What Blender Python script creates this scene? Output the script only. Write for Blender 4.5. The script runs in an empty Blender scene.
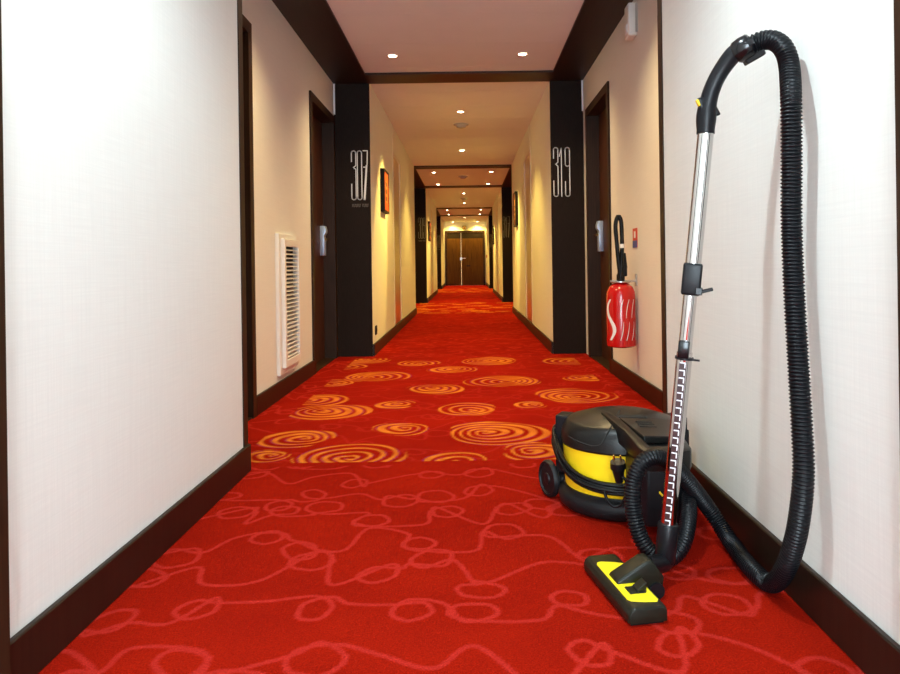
import bpy, bmesh, math, random
import numpy as np
from mathutils import Vector, Matrix

random.seed(7)
rng = np.random.default_rng(11)
SC = bpy.context.scene
COL = SC.collection
PI = math.pi

# ------------------------------------------------------------------ camera
H = 0.77            # eye height
F = 730.0           # focal length in pixels of the 900 x 674 frame
VX, VY = 466.5, 264.5
ROLL = 0.014
cam_d = bpy.data.cameras.new('camera')
cam_d.sensor_width = 36.0
cam_d.lens = F / 900 * 36.0
cam_d.shift_x = -(VX - 450) / 900
cam_d.shift_y = -(337 - VY) / 900
cam_d.clip_start = 0.05
cam = bpy.data.objects.new('camera', cam_d)
COL.objects.link(cam)
cam.matrix_world = Matrix.Translation((0, 0, H)) @ Matrix.Rotation(PI / 2, 4, 'X') @ Matrix.Rotation(-ROLL, 4, 'Z')
SC.camera = cam

# ------------------------------------------------------------------ world, added cool fill light, exposure
W = bpy.data.worlds.new('world')
SC.world = W
W.use_nodes = True
W.node_tree.nodes['Background'].inputs[0].default_value = (0.62, 0.78, 1.0, 1)
W.node_tree.nodes['Background'].inputs[1].default_value = 0.6
vs = SC.view_settings
vs.view_transform = 'Standard'
vs.look = 'None'
vs.exposure = 0.45
vs.gamma = 1.0
vs.use_curve_mapping = False

Y_BACK = -2.4        # unseen end wall behind the camera, with a window added for cool light
cool_fill = bpy.data.lights.new('added_cool_fill', 'AREA')  # area light added to brighten the foreground with cool fill
cool_fill.shape = 'RECTANGLE'
cool_fill.size, cool_fill.size_y = 1.35, 2.05
cool_fill.energy = 185
cool_fill.color = (0.74, 0.90, 1.0)
cool_fill_o = bpy.data.objects.new('added_cool_fill', cool_fill)
COL.objects.link(cool_fill_o)
cool_fill_o.location = (-0.05, Y_BACK - 0.30, 1.2)
cool_fill_o.rotation_euler = (PI / 2, 0, 0)      # faces +Y, into the corridor

LAMP_COL = (1.0, 0.70, 0.135)      # warm halogen downlights
COOL_COL = (0.76, 0.95, 1.0)      # neutral white pair over the foreground
LAMP_W = 116.0
BAY_COL = (1.0, 0.74, 0.36)       # the nearest bay, a little whiter
COOL_W = 105.0


# ------------------------------------------------------------------ photo pixel -> world
def ray(x, y):
    u, v = x - VX, y - VY
    return (u - ROLL * v) / F, (v + ROLL * u) / F

def P(x, y, d):                 # at distance d along the corridor
    a, b = ray(x, y)
    return Vector((a * d, d, H - b * d))

def PZ(x, y, z):                # at height z
    a, b = ray(x, y)
    d = (H - z) / b
    return Vector((a * d, d, z))

def PX(x, y, X):                # at sideways position X
    a, b = ray(x, y)
    d = X / a
    return Vector((X, d, H - b * d))


# ------------------------------------------------------------------ materials
MATS = {}

def new_mat(name):
    m = bpy.data.materials.new(name)
    m.use_nodes = True
    nt = m.node_tree
    b = nt.nodes['Principled BSDF']
    MATS[name] = m
    return m, nt, b

def simple(name, col, rough=0.5, metal=0.0, spec=0.5, noise=0.0, nscale=40, bump=0.0, coat=0.0, stretch=None):
    m, nt, b = new_mat(name)
    b.inputs['Roughness'].default_value = rough
    b.inputs['Metallic'].default_value = metal
    b.inputs['Specular IOR Level'].default_value = spec
    b.inputs['Coat Weight'].default_value = coat
    b.inputs['Base Color'].default_value = (*col, 1)
    if noise or bump:
        tc = nt.nodes.new('ShaderNodeTexCoord')
        mp = nt.nodes.new('ShaderNodeMapping')
        if stretch:
            mp.inputs['Scale'].default_value = stretch
        nz = nt.nodes.new('ShaderNodeTexNoise')
        nz.inputs['Scale'].default_value = nscale
        nz.inputs['Detail'].default_value = 4
        nt.links.new(tc.outputs['Object'], mp.inputs[0])
        nt.links.new(mp.outputs[0], nz.inputs['Vector'])
        if noise:
            mx = nt.nodes.new('ShaderNodeMix')
            mx.data_type = 'RGBA'
            mx.inputs[6].default_value = (*[c * (1 - noise) for c in col], 1)
            mx.inputs[7].default_value = (*[min(1, c * (1 + noise)) for c in col], 1)
            nt.links.new(nz.outputs['Fac'], mx.inputs[0])
            nt.links.new(mx.outputs[2], b.inputs['Base Color'])
        if bump:
            bp = nt.nodes.new('ShaderNodeBump')
            bp.inputs['Strength'].default_value = bump
            bp.inputs['Distance'].default_value = 0.002
            nt.links.new(nz.outputs['Fac'], bp.inputs['Height'])
            nt.links.new(bp.outputs[0], b.inputs['Normal'])
    return m

def wallpaper():
    # woven linen-look wall covering: two crossed fine thread noises
    m, nt, b = new_mat('wallpaper')
    b.inputs['Roughness'].default_value = 0.75
    b.inputs['Specular IOR Level'].default_value = 0.25
    tc = nt.nodes.new('ShaderNodeTexCoord')
    outs = []
    for sc in ((6, 6, 260), (220, 220, 5)):
        mp = nt.nodes.new('ShaderNodeMapping')
        mp.inputs['Scale'].default_value = sc
        nz = nt.nodes.new('ShaderNodeTexNoise')
        nz.inputs['Scale'].default_value = 1.0
        nz.inputs['Detail'].default_value = 3
        nt.links.new(tc.outputs['Object'], mp.inputs[0])
        nt.links.new(mp.outputs[0], nz.inputs['Vector'])
        outs.append(nz.outputs['Fac'])
    ad = nt.nodes.new('ShaderNodeMath')
    ad.operation = 'MULTIPLY'
    nt.links.new(outs[0], ad.inputs[0])
    nt.links.new(outs[1], ad.inputs[1])
    cr = nt.nodes.new('ShaderNodeValToRGB')
    cr.color_ramp.elements[0].position = 0.1
    cr.color_ramp.elements[0].color = (0.78, 0.77, 0.73, 1)
    cr.color_ramp.elements[1].position = 0.42
    cr.color_ramp.elements[1].color = (0.83, 0.82, 0.775, 1)
    nt.links.new(ad.outputs[0], cr.inputs[0])
    nt.links.new(cr.outputs[0], b.inputs['Base Color'])
    bp = nt.nodes.new('ShaderNodeBump')
    bp.inputs['Strength'].default_value = 0.10
    bp.inputs['Distance'].default_value = 0.002
    nt.links.new(ad.outputs[0], bp.inputs['Height'])
    nt.links.new(bp.outputs[0], b.inputs['Normal'])

def wood(name, dark, light, rough=0.35, sc=(30, 30, 1.2), spec=0.4):
    m, nt, b = new_mat(name)
    b.inputs['Roughness'].default_value = rough
    b.inputs['Specular IOR Level'].default_value = spec
    tc = nt.nodes.new('ShaderNodeTexCoord')
    mp = nt.nodes.new('ShaderNodeMapping')
    mp.inputs['Scale'].default_value = sc
    nz = nt.nodes.new('ShaderNodeTexNoise')
    nz.inputs['Scale'].default_value = 3.0
    nz.inputs['Detail'].default_value = 6
    nz.inputs['Roughness'].default_value = 0.65
    cr = nt.nodes.new('ShaderNodeValToRGB')
    cr.color_ramp.elements[0].position = 0.3
    cr.color_ramp.elements[0].color = (*dark, 1)
    cr.color_ramp.elements[1].position = 0.72
    cr.color_ramp.elements[1].color = (*light, 1)
    nt.links.new(tc.outputs['Object'], mp.inputs[0])
    nt.links.new(mp.outputs[0], nz.inputs['Vector'])
    nt.links.new(nz.outputs['Fac'], cr.inputs[0])
    nt.links.new(cr.outputs[0], b.inputs['Base Color'])
    return m

def carpet():
    m, nt, b = new_mat('carpet')
    b.inputs['Roughness'].default_value = 0.95
    b.inputs['Specular IOR Level'].default_value = 0.02
    b.inputs['Sheen Weight'].default_value = 0.0
    b.inputs['Sheen Tint'].default_value = (1, 0.2, 0.12, 1)
    tc = nt.nodes.new('ShaderNodeTexCoord')
    fine = nt.nodes.new('ShaderNodeTexNoise')
    fine.inputs['Scale'].default_value = 260
    fine.inputs['Detail'].default_value = 2
    big = nt.nodes.new('ShaderNodeTexNoise')
    big.inputs['Scale'].default_value = 2.6
    big.inputs['Detail'].default_value = 3
    nt.links.new(tc.outputs['Object'], fine.inputs['Vector'])
    nt.links.new(tc.outputs['Object'], big.inputs['Vector'])

    def mix(a, bcol, fac):
        x = nt.nodes.new('ShaderNodeMix')
        x.data_type = 'RGBA'
        for sock, val in ((x.inputs[6], a), (x.inputs[7], bcol)):
            if isinstance(val, tuple):
                sock.default_value = (*val, 1)
            else:
                nt.links.new(val, sock)
        nt.links.new(fac, x.inputs[0])
        return x.outputs[2]

    def attr(n):
        a = nt.nodes.new('ShaderNodeAttribute')
        a.attribute_name = n
        return a.outputs['Fac']
    base = mix((0.205, 0.0042, 0.0017), (0.36, 0.0115, 0.0028), big.outputs['Fac'])
    c = mix(base, (0.41, 0.020, 0.013), attr('loops'))
    c = mix(c, (0.66, 0.185, 0.022), attr('swirl'))
    c = mix(c, (0.27, 0.016, 0.10), attr('purple'))
    pile = nt.nodes.new('ShaderNodeMapRange')
    pile.inputs['From Min'].default_value = 0.3
    pile.inputs['From Max'].default_value = 0.7
    pile.inputs['To Min'].default_value = 0.72
    pile.inputs['To Max'].default_value = 1.12
    nt.links.new(fine.outputs['Fac'], pile.inputs['Value'])
    mu = nt.nodes.new('ShaderNodeVectorMath')
    mu.operation = 'SCALE'
    nt.links.new(c, mu.inputs[0])
    nt.links.new(pile.outputs[0], mu.inputs['Scale'])
    nt.links.new(mu.outputs[0], b.inputs['Base Color'])
    bp = nt.nodes.new('ShaderNodeBump')
    bp.inputs['Strength'].default_value = 0.6
    bp.inputs['Distance'].default_value = 0.004
    nt.links.new(fine.outputs['Fac'], bp.inputs['Height'])
    nt.links.new(bp.outputs[0], b.inputs['Normal'])

def emit(name, col, strength):
    m, nt, b = new_mat(name)
    b.inputs['Base Color'].default_value = (*col, 1)
    b.inputs['Emission Color'].default_value = (*col, 1)
    b.inputs['Emission Strength'].default_value = strength

wallpaper()
carpet()
wood('dark_wood', (0.009, 0.004, 0.002), (0.022, 0.010, 0.0055), 0.42, spec=0.3)
wood('pilaster_wood', (0.013, 0.0085, 0.0068), (0.022, 0.0145, 0.0115), 0.6, sc=(60, 60, 6), spec=0.06)
wood('soffit_wood', (0.014, 0.007, 0.005), (0.028, 0.014, 0.010), 0.45, sc=(30, 1.5, 30), spec=0.25)
wood('frame_wood', (0.020, 0.009, 0.004), (0.042, 0.019, 0.009), 0.45, spec=0.18)
wood('door_wood', (0.030, 0.0095, 0.005), (0.085, 0.029, 0.014), 0.45, sc=(24, 24, 1.0), spec=0.18)
wood('end_door_wood', (0.05, 0.020, 0.004), (0.13, 0.056, 0.011), 0.45, sc=(18, 18, 0.8), spec=0.1)
simple('ceiling_paint', (0.77, 0.76, 0.77), 0.8, spec=0.2, noise=0.03, nscale=6)
simple('ceiling_gap', (0.25, 0.22, 0.20), 0.9, spec=0.1)
simple('corner_bead', (0.80, 0.82, 0.86), 0.4)
simple('white_plastic', (0.82, 0.80, 0.76), 0.4)
simple('grille_dark', (0.012, 0.010, 0.008), 0.9)
simple('black_plastic', (0.006, 0.006, 0.0075), 0.38, spec=0.25, noise=0.2, nscale=90, bump=0.08)
simple('black_gloss', (0.005, 0.005, 0.006), 0.22)
simple('lid_plastic', (0.006, 0.0056, 0.005), 0.36, spec=0.34, noise=0.18, nscale=200, bump=0.15)
simple('hose_plastic', (0.003, 0.0035, 0.005), 0.38, spec=0.22)
simple('bumper_rubber', (0.007, 0.007, 0.008), 0.5, spec=0.25, noise=0.5, nscale=14, bump=0.1)
simple('cable_rubber', (0.003, 0.003, 0.0035), 0.42, spec=0.25)
simple('vac_yellow', (0.98, 0.66, 0.012), 0.4, noise=0.03, nscale=30)
simple('head_yellow', (0.88, 0.72, 0.01), 0.4, noise=0.04, nscale=60)
simple('head_black', (0.009, 0.0095, 0.0055), 0.42, spec=0.28, noise=0.35, nscale=50, bump=0.08)
simple('chrome', (0.66, 0.65, 0.64), 0.05, metal=1.0)
simple('notch_dark', (0.045, 0.016, 0.016), 0.35)
simple('notch_bright', (0.80, 0.80, 0.84), 0.3)
simple('brass', (0.75, 0.52, 0.22), 0.25, metal=1.0)
simple('steel', (0.62, 0.62, 0.62), 0.3, metal=1.0)
simple('lock_metal', (0.42, 0.52, 0.70), 0.38, metal=0.25)
simple('brushed_metal', (0.80, 0.66, 0.42), 0.28, metal=1.0, noise=0.06, nscale=3, stretch=(40, 40, 1))
simple('panel_frame', (0.70, 0.64, 0.56), 0.4)
simple('extinguisher_red', (0.52, 0.006, 0.006), 0.22, coat=0.4)
simple('print_white', (0.85, 0.83, 0.80), 0.5)
simple('sign_white', (0.72, 0.72, 0.74), 0.5)
simple('sign_dim', (0.17, 0.145, 0.125), 0.6)
simple('sign_red', (0.60, 0.03, 0.015), 0.45)
simple('sign_blue', (0.03, 0.07, 0.35), 0.45)
simple('picture_black', (0.010, 0.007, 0.006), 0.5, spec=0.1)
simple('picture_red', (0.62, 0.085, 0.02), 0.5, noise=0.15, nscale=12)
simple('picture_motif', (0.42, 0.20, 0.06), 0.5, noise=0.6, nscale=25)
simple('picture_motif_dark', (0.12, 0.035, 0.015), 0.5, noise=0.5, nscale=25)
simple('lamp_ring', (0.75, 0.72, 0.68), 0.35)
simple('detector_grey', (0.42, 0.38, 0.34), 0.5)
emit('lamp_glow', (1.0, 0.80, 0.50), 26)
m, nt, b = new_mat('pane')
tr = nt.nodes.new('ShaderNodeBsdfTransparent')
gl = nt.nodes.new('ShaderNodeBsdfGlossy')
gl.inputs['Roughness'].default_value = 0.02
mxs = nt.nodes.new('ShaderNodeMixShader')
mxs.inputs[0].default_value = 0.06
nt.links.new(tr.outputs[0], mxs.inputs[1])
nt.links.new(gl.outputs[0], mxs.inputs[2])
nt.links.new(mxs.outputs[0], nt.nodes['Material Output'].inputs[0])


# ------------------------------------------------------------------ mesh helpers
class MB:
    def __init__(self):
        self.v, self.f = [], []

    def add(self, vs_, fs):
        o = len(self.v)
        self.v += [tuple(p) for p in vs_]
        self.f += [tuple(i + o for i in q) for q in fs]
        return self

    def box(self, x0, x1, y0, y1, z0, z1):
        vs_ = [(x, y, z) for z in (z0, z1) for y in (y0, y1) for x in (x0, x1)]
        return self.add(vs_, [(0, 2, 3, 1), (4, 5, 7, 6), (0, 1, 5, 4), (2, 6, 7, 3), (0, 4, 6, 2), (1, 3, 7, 5)])

    def obox(self, c, ax, ay, az, sx, sy, sz):    # oriented box, full sizes
        c, ax, ay, az = Vector(c), Vector(ax).normalized(), Vector(ay).normalized(), Vector(az).normalized()
        vs_ = [c + ax * (i * sx / 2) + ay * (j * sy / 2) + az * (k * sz / 2)
               for k in (-1, 1) for j in (-1, 1) for i in (-1, 1)]
        return self.add(vs_, [(0, 2, 3, 1), (4, 5, 7, 6), (0, 1, 5, 4), (2, 6, 7, 3), (0, 4, 6, 2), (1, 3, 7, 5)])

    def prism(self, pts, to3, d0, d1):            # polygon extruded; to3(u, v, d) -> xyz
        n = len(pts)
        vs_ = [to3(u, v, d0) for u, v in pts] + [to3(u, v, d1) for u, v in pts]
        fs = [tuple(range(n))[::-1], tuple(range(n, 2 * n))]
        fs += [(i, (i + 1) % n, n + (i + 1) % n, n + i) for i in range(n)]
        return self.add(vs_, fs)

    def lathe(self, prof, seg=40, c=(0, 0, 0), axis='Z', a0=0, a1=2 * PI):
        full = abs(a1 - a0 - 2 * PI) < 1e-6
        n = seg if full else seg + 1
        vs_ = []
        for r, h in prof:
            for i in range(n):
                a = a0 + (a1 - a0) * i / seg
                x, y = r * math.cos(a), r * math.sin(a)
                if axis == 'Z':
                    q = (x, y, h)
                elif axis == 'X':
                    q = (h, x, y)
                else:
                    q = (y, h, x)
                vs_.append((q[0] + c[0], q[1] + c[1], q[2] + c[2]))
        fs = []
        for k in range(len(prof) - 1):
            for i in range(seg if full else seg):
                j = (i + 1) % n
                fs.append((k * n + i, k * n + j, (k + 1) * n + j, (k + 1) * n + i))
        if full:
            fs.append(tuple(range(n))[::-1])
            fs.append(tuple((len(prof) - 1) * n + i for i in range(n)))
        return self.add(vs_, fs)

    def tube(self, pts, rad, seg=12, cap=True):
        pts = [Vector(p) for p in pts]
        n = len(pts)
        if not hasattr(rad, '__len__'):
            rad = [rad] * n
        T = [(pts[min(i + 1, n - 1)] - pts[max(i - 1, 0)]).normalized() for i in range(n)]
        up = Vector((0, 0, 1)) if abs(T[0].z) < 0.9 else Vector((1, 0, 0))
        N = (up - T[0] * up.dot(T[0])).normalized()
        vs_ = []
        for i in range(n):
            N = (N - T[i] * N.dot(T[i])).normalized()
            B = T[i].cross(N)
            for k in range(seg):
                a = 2 * PI * k / seg
                vs_.append(pts[i] + (N * math.cos(a) + B * math.sin(a)) * rad[i])
        fs = []
        for i in range(n - 1):
            for k in range(seg):
                j = (k + 1) % seg
                fs.append((i * seg + k, i * seg + j, (i + 1) * seg + j, (i + 1) * seg + k))
        if cap:
            fs.append(tuple(range(seg))[::-1])
            fs.append(tuple((n - 1) * seg + k for k in range(seg)))
        return self.add(vs_, fs)

    def mesh(self, name, mat, smooth=None, bevel=0.0, bseg=2):
        me = bpy.data.meshes.new(name)
        me.from_pydata(self.v, [], self.f)
        bm = bmesh.new()
        bm.from_mesh(me)
        bmesh.ops.recalc_face_normals(bm, faces=bm.faces)
        if bevel:
            es = [e for e in bm.edges if len(e.link_faces) == 2 and e.calc_face_angle(0) > 0.5]
            bmesh.ops.bevel(bm, geom=es, offset=bevel, segments=bseg, affect='EDGES', profile=0.5, clamp_overlap=True)
        if smooth is not None:
            for f in bm.faces:
                f.smooth = True
            for e in bm.edges:
                if len(e.link_faces) == 2 and e.calc_face_angle(0) > smooth:
                    e.smooth = False
        bm.to_mesh(me)
        bm.free()
        me.materials.append(MATS[mat])
        return me

    def build(self, name, mat, parent=None, local=False, smooth=None, bevel=0.0, bseg=2, **tags):
        o = bpy.data.objects.new(name, self.mesh(name, mat, smooth, bevel, bseg))
        COL.objects.link(o)
        attach(o, parent, local)
        tag(o, **tags)
        return o

def attach(o, parent, local=False):
    if parent is not None:
        o.parent = parent
        if not local:
            o.matrix_parent_inverse = WORLD[parent.name].inverted()
    WORLD[o.name] = (WORLD[parent.name] @ Matrix() if (parent is not None and local) else Matrix())

WORLD = {}

def tag(o, label=None, cat=None, group=None, kind=None):
    if label:
        o['label'] = label
    if cat:
        o['category'] = cat
    if group:
        o['group'] = group
    if kind:
        o['kind'] = kind

def empty(name, loc, **tags):
    o = bpy.data.objects.new(name, None)
    o.empty_display_size = 0.05
    COL.objects.link(o)
    o.location = loc
    WORLD[o.name] = Matrix.Translation(loc)
    tag(o, **tags)
    return o

def copy_tree(o, parent=None):
    c = o.copy()
    COL.objects.link(c)
    WORLD[c.name] = WORLD.get(o.name, Matrix())
    if parent is not None:
        c.parent = parent
    for ch in o.children:
        copy_tree(ch, c)
    return c

def smooth_path(pts, n):
    """Catmull-Rom through pts, resampled to n evenly spaced points."""
    p = [Vector(q) for q in pts]
    p = [p[0] * 2 - p[1]] + p + [p[-1] * 2 - p[-2]]
    out = []
    for i in range(1, len(p) - 2):
        for k in range(40):
            t = k / 40
            a, b_, c, d = p[i - 1], p[i], p[i + 1], p[i + 2]
            out.append(0.5 * ((2 * b_) + (c - a) * t + (2 * a - 5 * b_ + 4 * c - d) * t * t + (3 * b_ - a - 3 * c + d) * t ** 3))
    out.append(p[-2])
    L = [0]
    for i in range(1, len(out)):
        L.append(L[-1] + (out[i] - out[i - 1]).length)
    res, j = [], 0
    for k in range(n):
        s = L[-1] * k / (n - 1)
        while j < len(L) - 2 and L[j + 1] < s:
            j += 1
        t = (s - L[j]) / max(1e-9, L[j + 1] - L[j])
        res.append(out[j].lerp(out[j + 1], min(1, t)))
    return res, L[-1]


# ------------------------------------------------------------------ corridor plan (metres, Y runs down the corridor)
XL, XR = -0.807, 0.729          # faces of the narrow stretches
XL0, XR0 = -0.842, 0.742        # the foreground stretch is a little wider
AL, AR = -1.109, 1.009          # faces of the door bays
ZC = 2.335                      # ceiling
NARROW = [(Y_BACK, 2.77), (6.22, 11.50), (14.77, 20.05), (23.32, 26.90)]
BAYS = [(2.77, 6.22), (11.50, 14.77), (20.05, 23.32)]
OUT = 1.45                      # outer side of the wall blocks
T = 0.015                       # baseboard thickness
BH = 0.102                      # baseboard height

# --- floor with woven patterns stored as pattern attributes
SW = [(295, 438.6, 78), (328, 412, 82), (353, 455, 111), (400, 429, 58), (498, 433, 107), (466.6, 409, 64), (395.5, 404.4, 42),
      (378, 376.4, 67), (502, 381, 73), (435.5, 389, 58), (577.7, 395.5, 82), (529, 405, 36), (489, 361, 60), (418, 363, 42),
      (453, 369.5, 49), (318, 400, 62), (332, 383, 44), (364, 360, 55), (350, 366.6, 40), (569, 361, 55), (586, 378, 44),
      (455, 460, 66), (266, 456, 48), (540, 452, 80), (600, 440, 70)]
swirls = []
for px, py, w in SW:
    c = PZ(px, py, 0)
    swirls.append((c.x, c.y, w / 2 * c.y / F))
SX0, SX1, SY0, SY1 = -0.93, 0.86, 2.865, 6.06

RES = 0.003
GX0, GY0, GX1, GY1 = -1.35, 0.85, 1.25, 6.3
gw, gh = int((GX1 - GX0) / RES) + 1, int((GY1 - GY0) / RES) + 1
img = np.zeros((gh, gw), np.float32)

def stamp(pts, width):
    k = int(width / RES) + 2
    yy, xx = np.mgrid[-k:k + 1, -k:k + 1]
    for x, y in pts:
        fx, fy = (x - GX0) / RES, (y - GY0) / RES
        ix, iy = int(fx), int(fy)
        if ix < k or iy < k or ix >= gw - k - 1 or iy >= gh - k - 1:
            continue
        d = np.hypot(xx - (fx - ix), yy - (fy - iy)) * RES
        val = np.clip((width / 2 + 0.002 - d) / 0.004, 0, 1)
        s = img[iy - k:iy + k + 1, ix - k:ix + k + 1]
        np.maximum(s, val, out=s)

def loop_row(y, x0, x1, step):
    """one strand running across the hall: a loop, or a plain bend, at every jittered node"""
    ctl = []
    x = x0
    while x < x1:
        cx, cy = x + random.uniform(-0.06, 0.06), y + random.uniform(-0.10, 0.10)
        sg = random.choice((-1, 1))
        if random.random() < 0.80:
            rx, ry = random.uniform(0.046, 0.078), random.uniform(0.040, 0.064)
            tilt = random.uniform(-1.2, 1.2)
            for k in range(6):
                th = math.radians(-90 + 72 * k)
                u, v = rx * math.cos(th) + 0.008 * (k - 2.5), sg * ry * math.sin(th)
                ctl.append((cx + u * math.cos(tilt) - v * math.sin(tilt), cy + u * math.sin(tilt) + v * math.cos(tilt), 0))
        else:
            ctl.append((cx, cy + sg * 0.05, 0))
        dx = step * random.uniform(0.8, 1.2)
        ctl.append((x + dx * 0.55, y + random.choice((-1, 1)) * random.uniform(0.02, 0.07), 0))
        x += dx
    pts, L = smooth_path(ctl, 10)
    pts, L = smooth_path(ctl, int(L / 0.004))
    stamp([(p.x, p.y) for p in pts], 0.0135)

for q in range(27):
    loop_row(0.80 + q * 0.205, -1.32, 1.22, 0.185)

def sample_loops(X, Y):
    Ym = np.where(Y > 6.2, 1.0 + np.mod(Y - 6.2, 5.0), Y)
    ix = np.clip(((X - GX0) / RES).round().astype(int), 0, gw - 1)
    iy = np.clip(((Ym - GY0) / RES).round().astype(int), 0, gh - 1)
    return img[iy, ix]

def patterns(X, Y):
    loops = sample_loops(X, Y).astype(np.float32)
    sw_ = np.zeros_like(loops)
    pu = np.zeros_like(loops)
    off = np.zeros_like(Y)
    for k, (b0, b1) in enumerate(BAYS):
        if k:
            off = np.where((Y > b0 - 0.2) & (Y < b1 + 0.3), b0 - 2.77, off)
    Yl = Y - off
    inside = (X > SX0) & (X < SX1) & (Yl > SY0) & (Yl < SY1)
    for i, (cx, cy, R) in enumerate(swirls):
        dx, dy = X - cx, Yl - cy
        ox, oy = R * 0.26 * math.cos(i * 2.3), R * 0.26 * math.sin(i * 2.3)
        m_ = inside & (dx * dx + dy * dy < (R * 1.25) ** 2)
        if not m_.any():
            continue
        a = np.arctan2(dy[m_] - oy, dx[m_] - ox)
        r = np.hypot(dx[m_], dy[m_]) / R
        r2 = np.hypot(dx[m_] - ox, dy[m_] - oy) / R
        n = max(2.5, R / 0.050)
        od = ox * np.cos(a) + oy * np.sin(a)
        oc = ox * np.sin(a) - oy * np.cos(a)
        r2 = r2 * R / (np.sqrt(R * R - oc * oc) - od)
        lim = 1 + 0.07 * np.sin(2 * a + i) + 0.05 * np.sin(3 * a + 2 * i)
        ph = np.mod(r2 * n + (1 if i % 2 else -1) * a / (2 * PI) + 0.1 * np.sin(3 * a + i), 1.0)
        duty = 0.47 + 0.20 * np.sin(a * 1.0 + i * 1.7)
        band = np.clip((duty / 2 - np.abs(ph - 0.5)) / 0.16 + 0.5, 0, 1)
        edge = np.clip((lim - r) / 0.03, 0, 1)
        sw_[m_] = np.maximum(sw_[m_], band * edge * (0.84 + 0.16 * np.sin(5 * a + 9 * r + i)))
        pl = np.clip(1 - np.abs(ph - 0.5 - duty / 2 - 0.05) / 0.10, 0, 1) * np.clip(np.sin(a * 2 + i) * 2 + 0.9, 0, 1)
        pu[m_] = np.maximum(pu[m_], pl * edge * 0.85)
    loops = loops * np.where(inside, 0.5, 1.0) * np.where((Yl > SY0 - 0.05) & (Yl < SY0), 0.0, 1.0)
    loops = loops * np.where(sw_ > 0.05, 0, 1)
    return loops, sw_, pu

def floor_mesh():
    V, Fc = [], []
    base = 0
    patches = [(-1.45, 1.35, Y_BACK - 0.1, 0.9, 0.14), (-0.87, 0.78, 0.9, 2.77, 0.005), (-1.45, 1.35, 2.77, 6.22, 0.0085),
               (-0.86, 0.78, 6.22, 11.5, 0.03), (-1.45, 1.35, 11.5, 14.77, 0.025), (-0.86, 0.78, 14.77, 20.05, 0.06),
               (-1.45, 1.35, 20.05, 23.32, 0.05), (-0.86, 0.78, 23.32, 26.95, 0.1)]
    for x0, x1, y0, y1, d in patches:
        nx, ny = int(round((x1 - x0) / d)) + 1, int(round((y1 - y0) / d)) + 1
        gx, gy = np.meshgrid(np.linspace(x0, x1, nx), np.linspace(y0, y1, ny))
        V.append(np.stack([gx.ravel(), gy.ravel(), np.zeros(nx * ny)], 1))
        idx = np.arange(nx * ny).reshape(ny, nx) + base
        q = np.stack([idx[:-1, :-1], idx[:-1, 1:], idx[1:, 1:], idx[1:, :-1]], -1).reshape(-1, 4)
        Fc.append(q)
        base += nx * ny
    V = np.concatenate(V).astype(np.float32)
    Fc = np.concatenate(Fc).astype(np.int32)
    me = bpy.data.meshes.new('floor')
    me.vertices.add(len(V))
    me.vertices.foreach_set('co', V.ravel())
    me.loops.add(len(Fc) * 4)
    me.loops.foreach_set('vertex_index', Fc.ravel())
    me.polygons.add(len(Fc))
    me.polygons.foreach_set('loop_start', np.arange(len(Fc), dtype=np.int32) * 4)
    me.update(calc_edges=True)
    l, s, p = patterns(V[:, 0].astype(np.float64), V[:, 1].astype(np.float64))
    for n, a in (('loops', l), ('swirl', s), ('purple', p)):
        at = me.attributes.new(n, 'FLOAT', 'POINT')
        at.data.foreach_set('value', a.astype(np.float32))
    me.materials.append(MATS['carpet'])
    return me

flo = bpy.data.objects.new('floor', floor_mesh())
COL.objects.link(flo)
WORLD['floor'] = Matrix()
tag(flo, 'red carpet with pink curly loops and bands of orange swirls', 'carpet', kind='structure')

# --- walls
def wall_with_doors(x0, x1, y0, y1, openings):
    mb = MB()
    y = y0
    for (a, b_, zt) in sorted(openings):
        if a > y:
            mb.box(x0, x1, y, a, 0, ZC + 0.02)
        mb.box(x0, x1, a, b_, zt, ZC + 0.02)
        y = b_
    mb.box(x0, x1, y, y1, 0, ZC + 0.02)
    return mb

FRW = 0.062         # door frame face width
DOOR_H = 2.03       # top of door frame
DOORW = 0.95        # over frame
door_left = [2.83, 5.215]
door_right = [2.79, 5.07]
where = ['nearest', 'middle', 'far']
for k, (y0, y1) in enumerate(BAYS):
    o = y0 - 2.77
    opL = [(a + o + 0.03, a + o + DOORW - 0.03, DOOR_H - 0.03) for a in door_left]
    opR = [(a + o + 0.03, a + o + DOORW - 0.03, DOOR_H - 0.03) for a in door_right]
    wall_with_doors(-OUT, AL, y0, y1, opL).build('wall_left', 'wallpaper', label='cream wall of the %s door bay on the left' % where[k], cat='wall', kind='structure')
    wall_with_doors(AR, OUT, y0, y1, opR).build('wall_right', 'wallpaper', label='cream wall of the %s door bay on the right' % where[k], cat='wall', kind='structure')
MDY = 1.92          # metal service door: distance behind the pilaster
MDW, MDH = 0.84, 2.05
seg_name = ['foreground', 'second', 'third', 'last']
for k, (y0, y1) in enumerate(NARROW):
    ops = [(y0 + MDY, y0 + MDY + MDW, MDH)] if k in (1, 2) else []
    for side, xa, xb in (('left', -OUT, XL if k else XL0), ('right', XR if k else XR0, OUT)):
        wall_with_doors(xa, xb, y0, y1, ops).build('wall_' + side, 'wallpaper',
            label='cream linen wall of the %s narrow stretch on the %s' % (seg_name[k], side), cat='wall', kind='structure')

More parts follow.
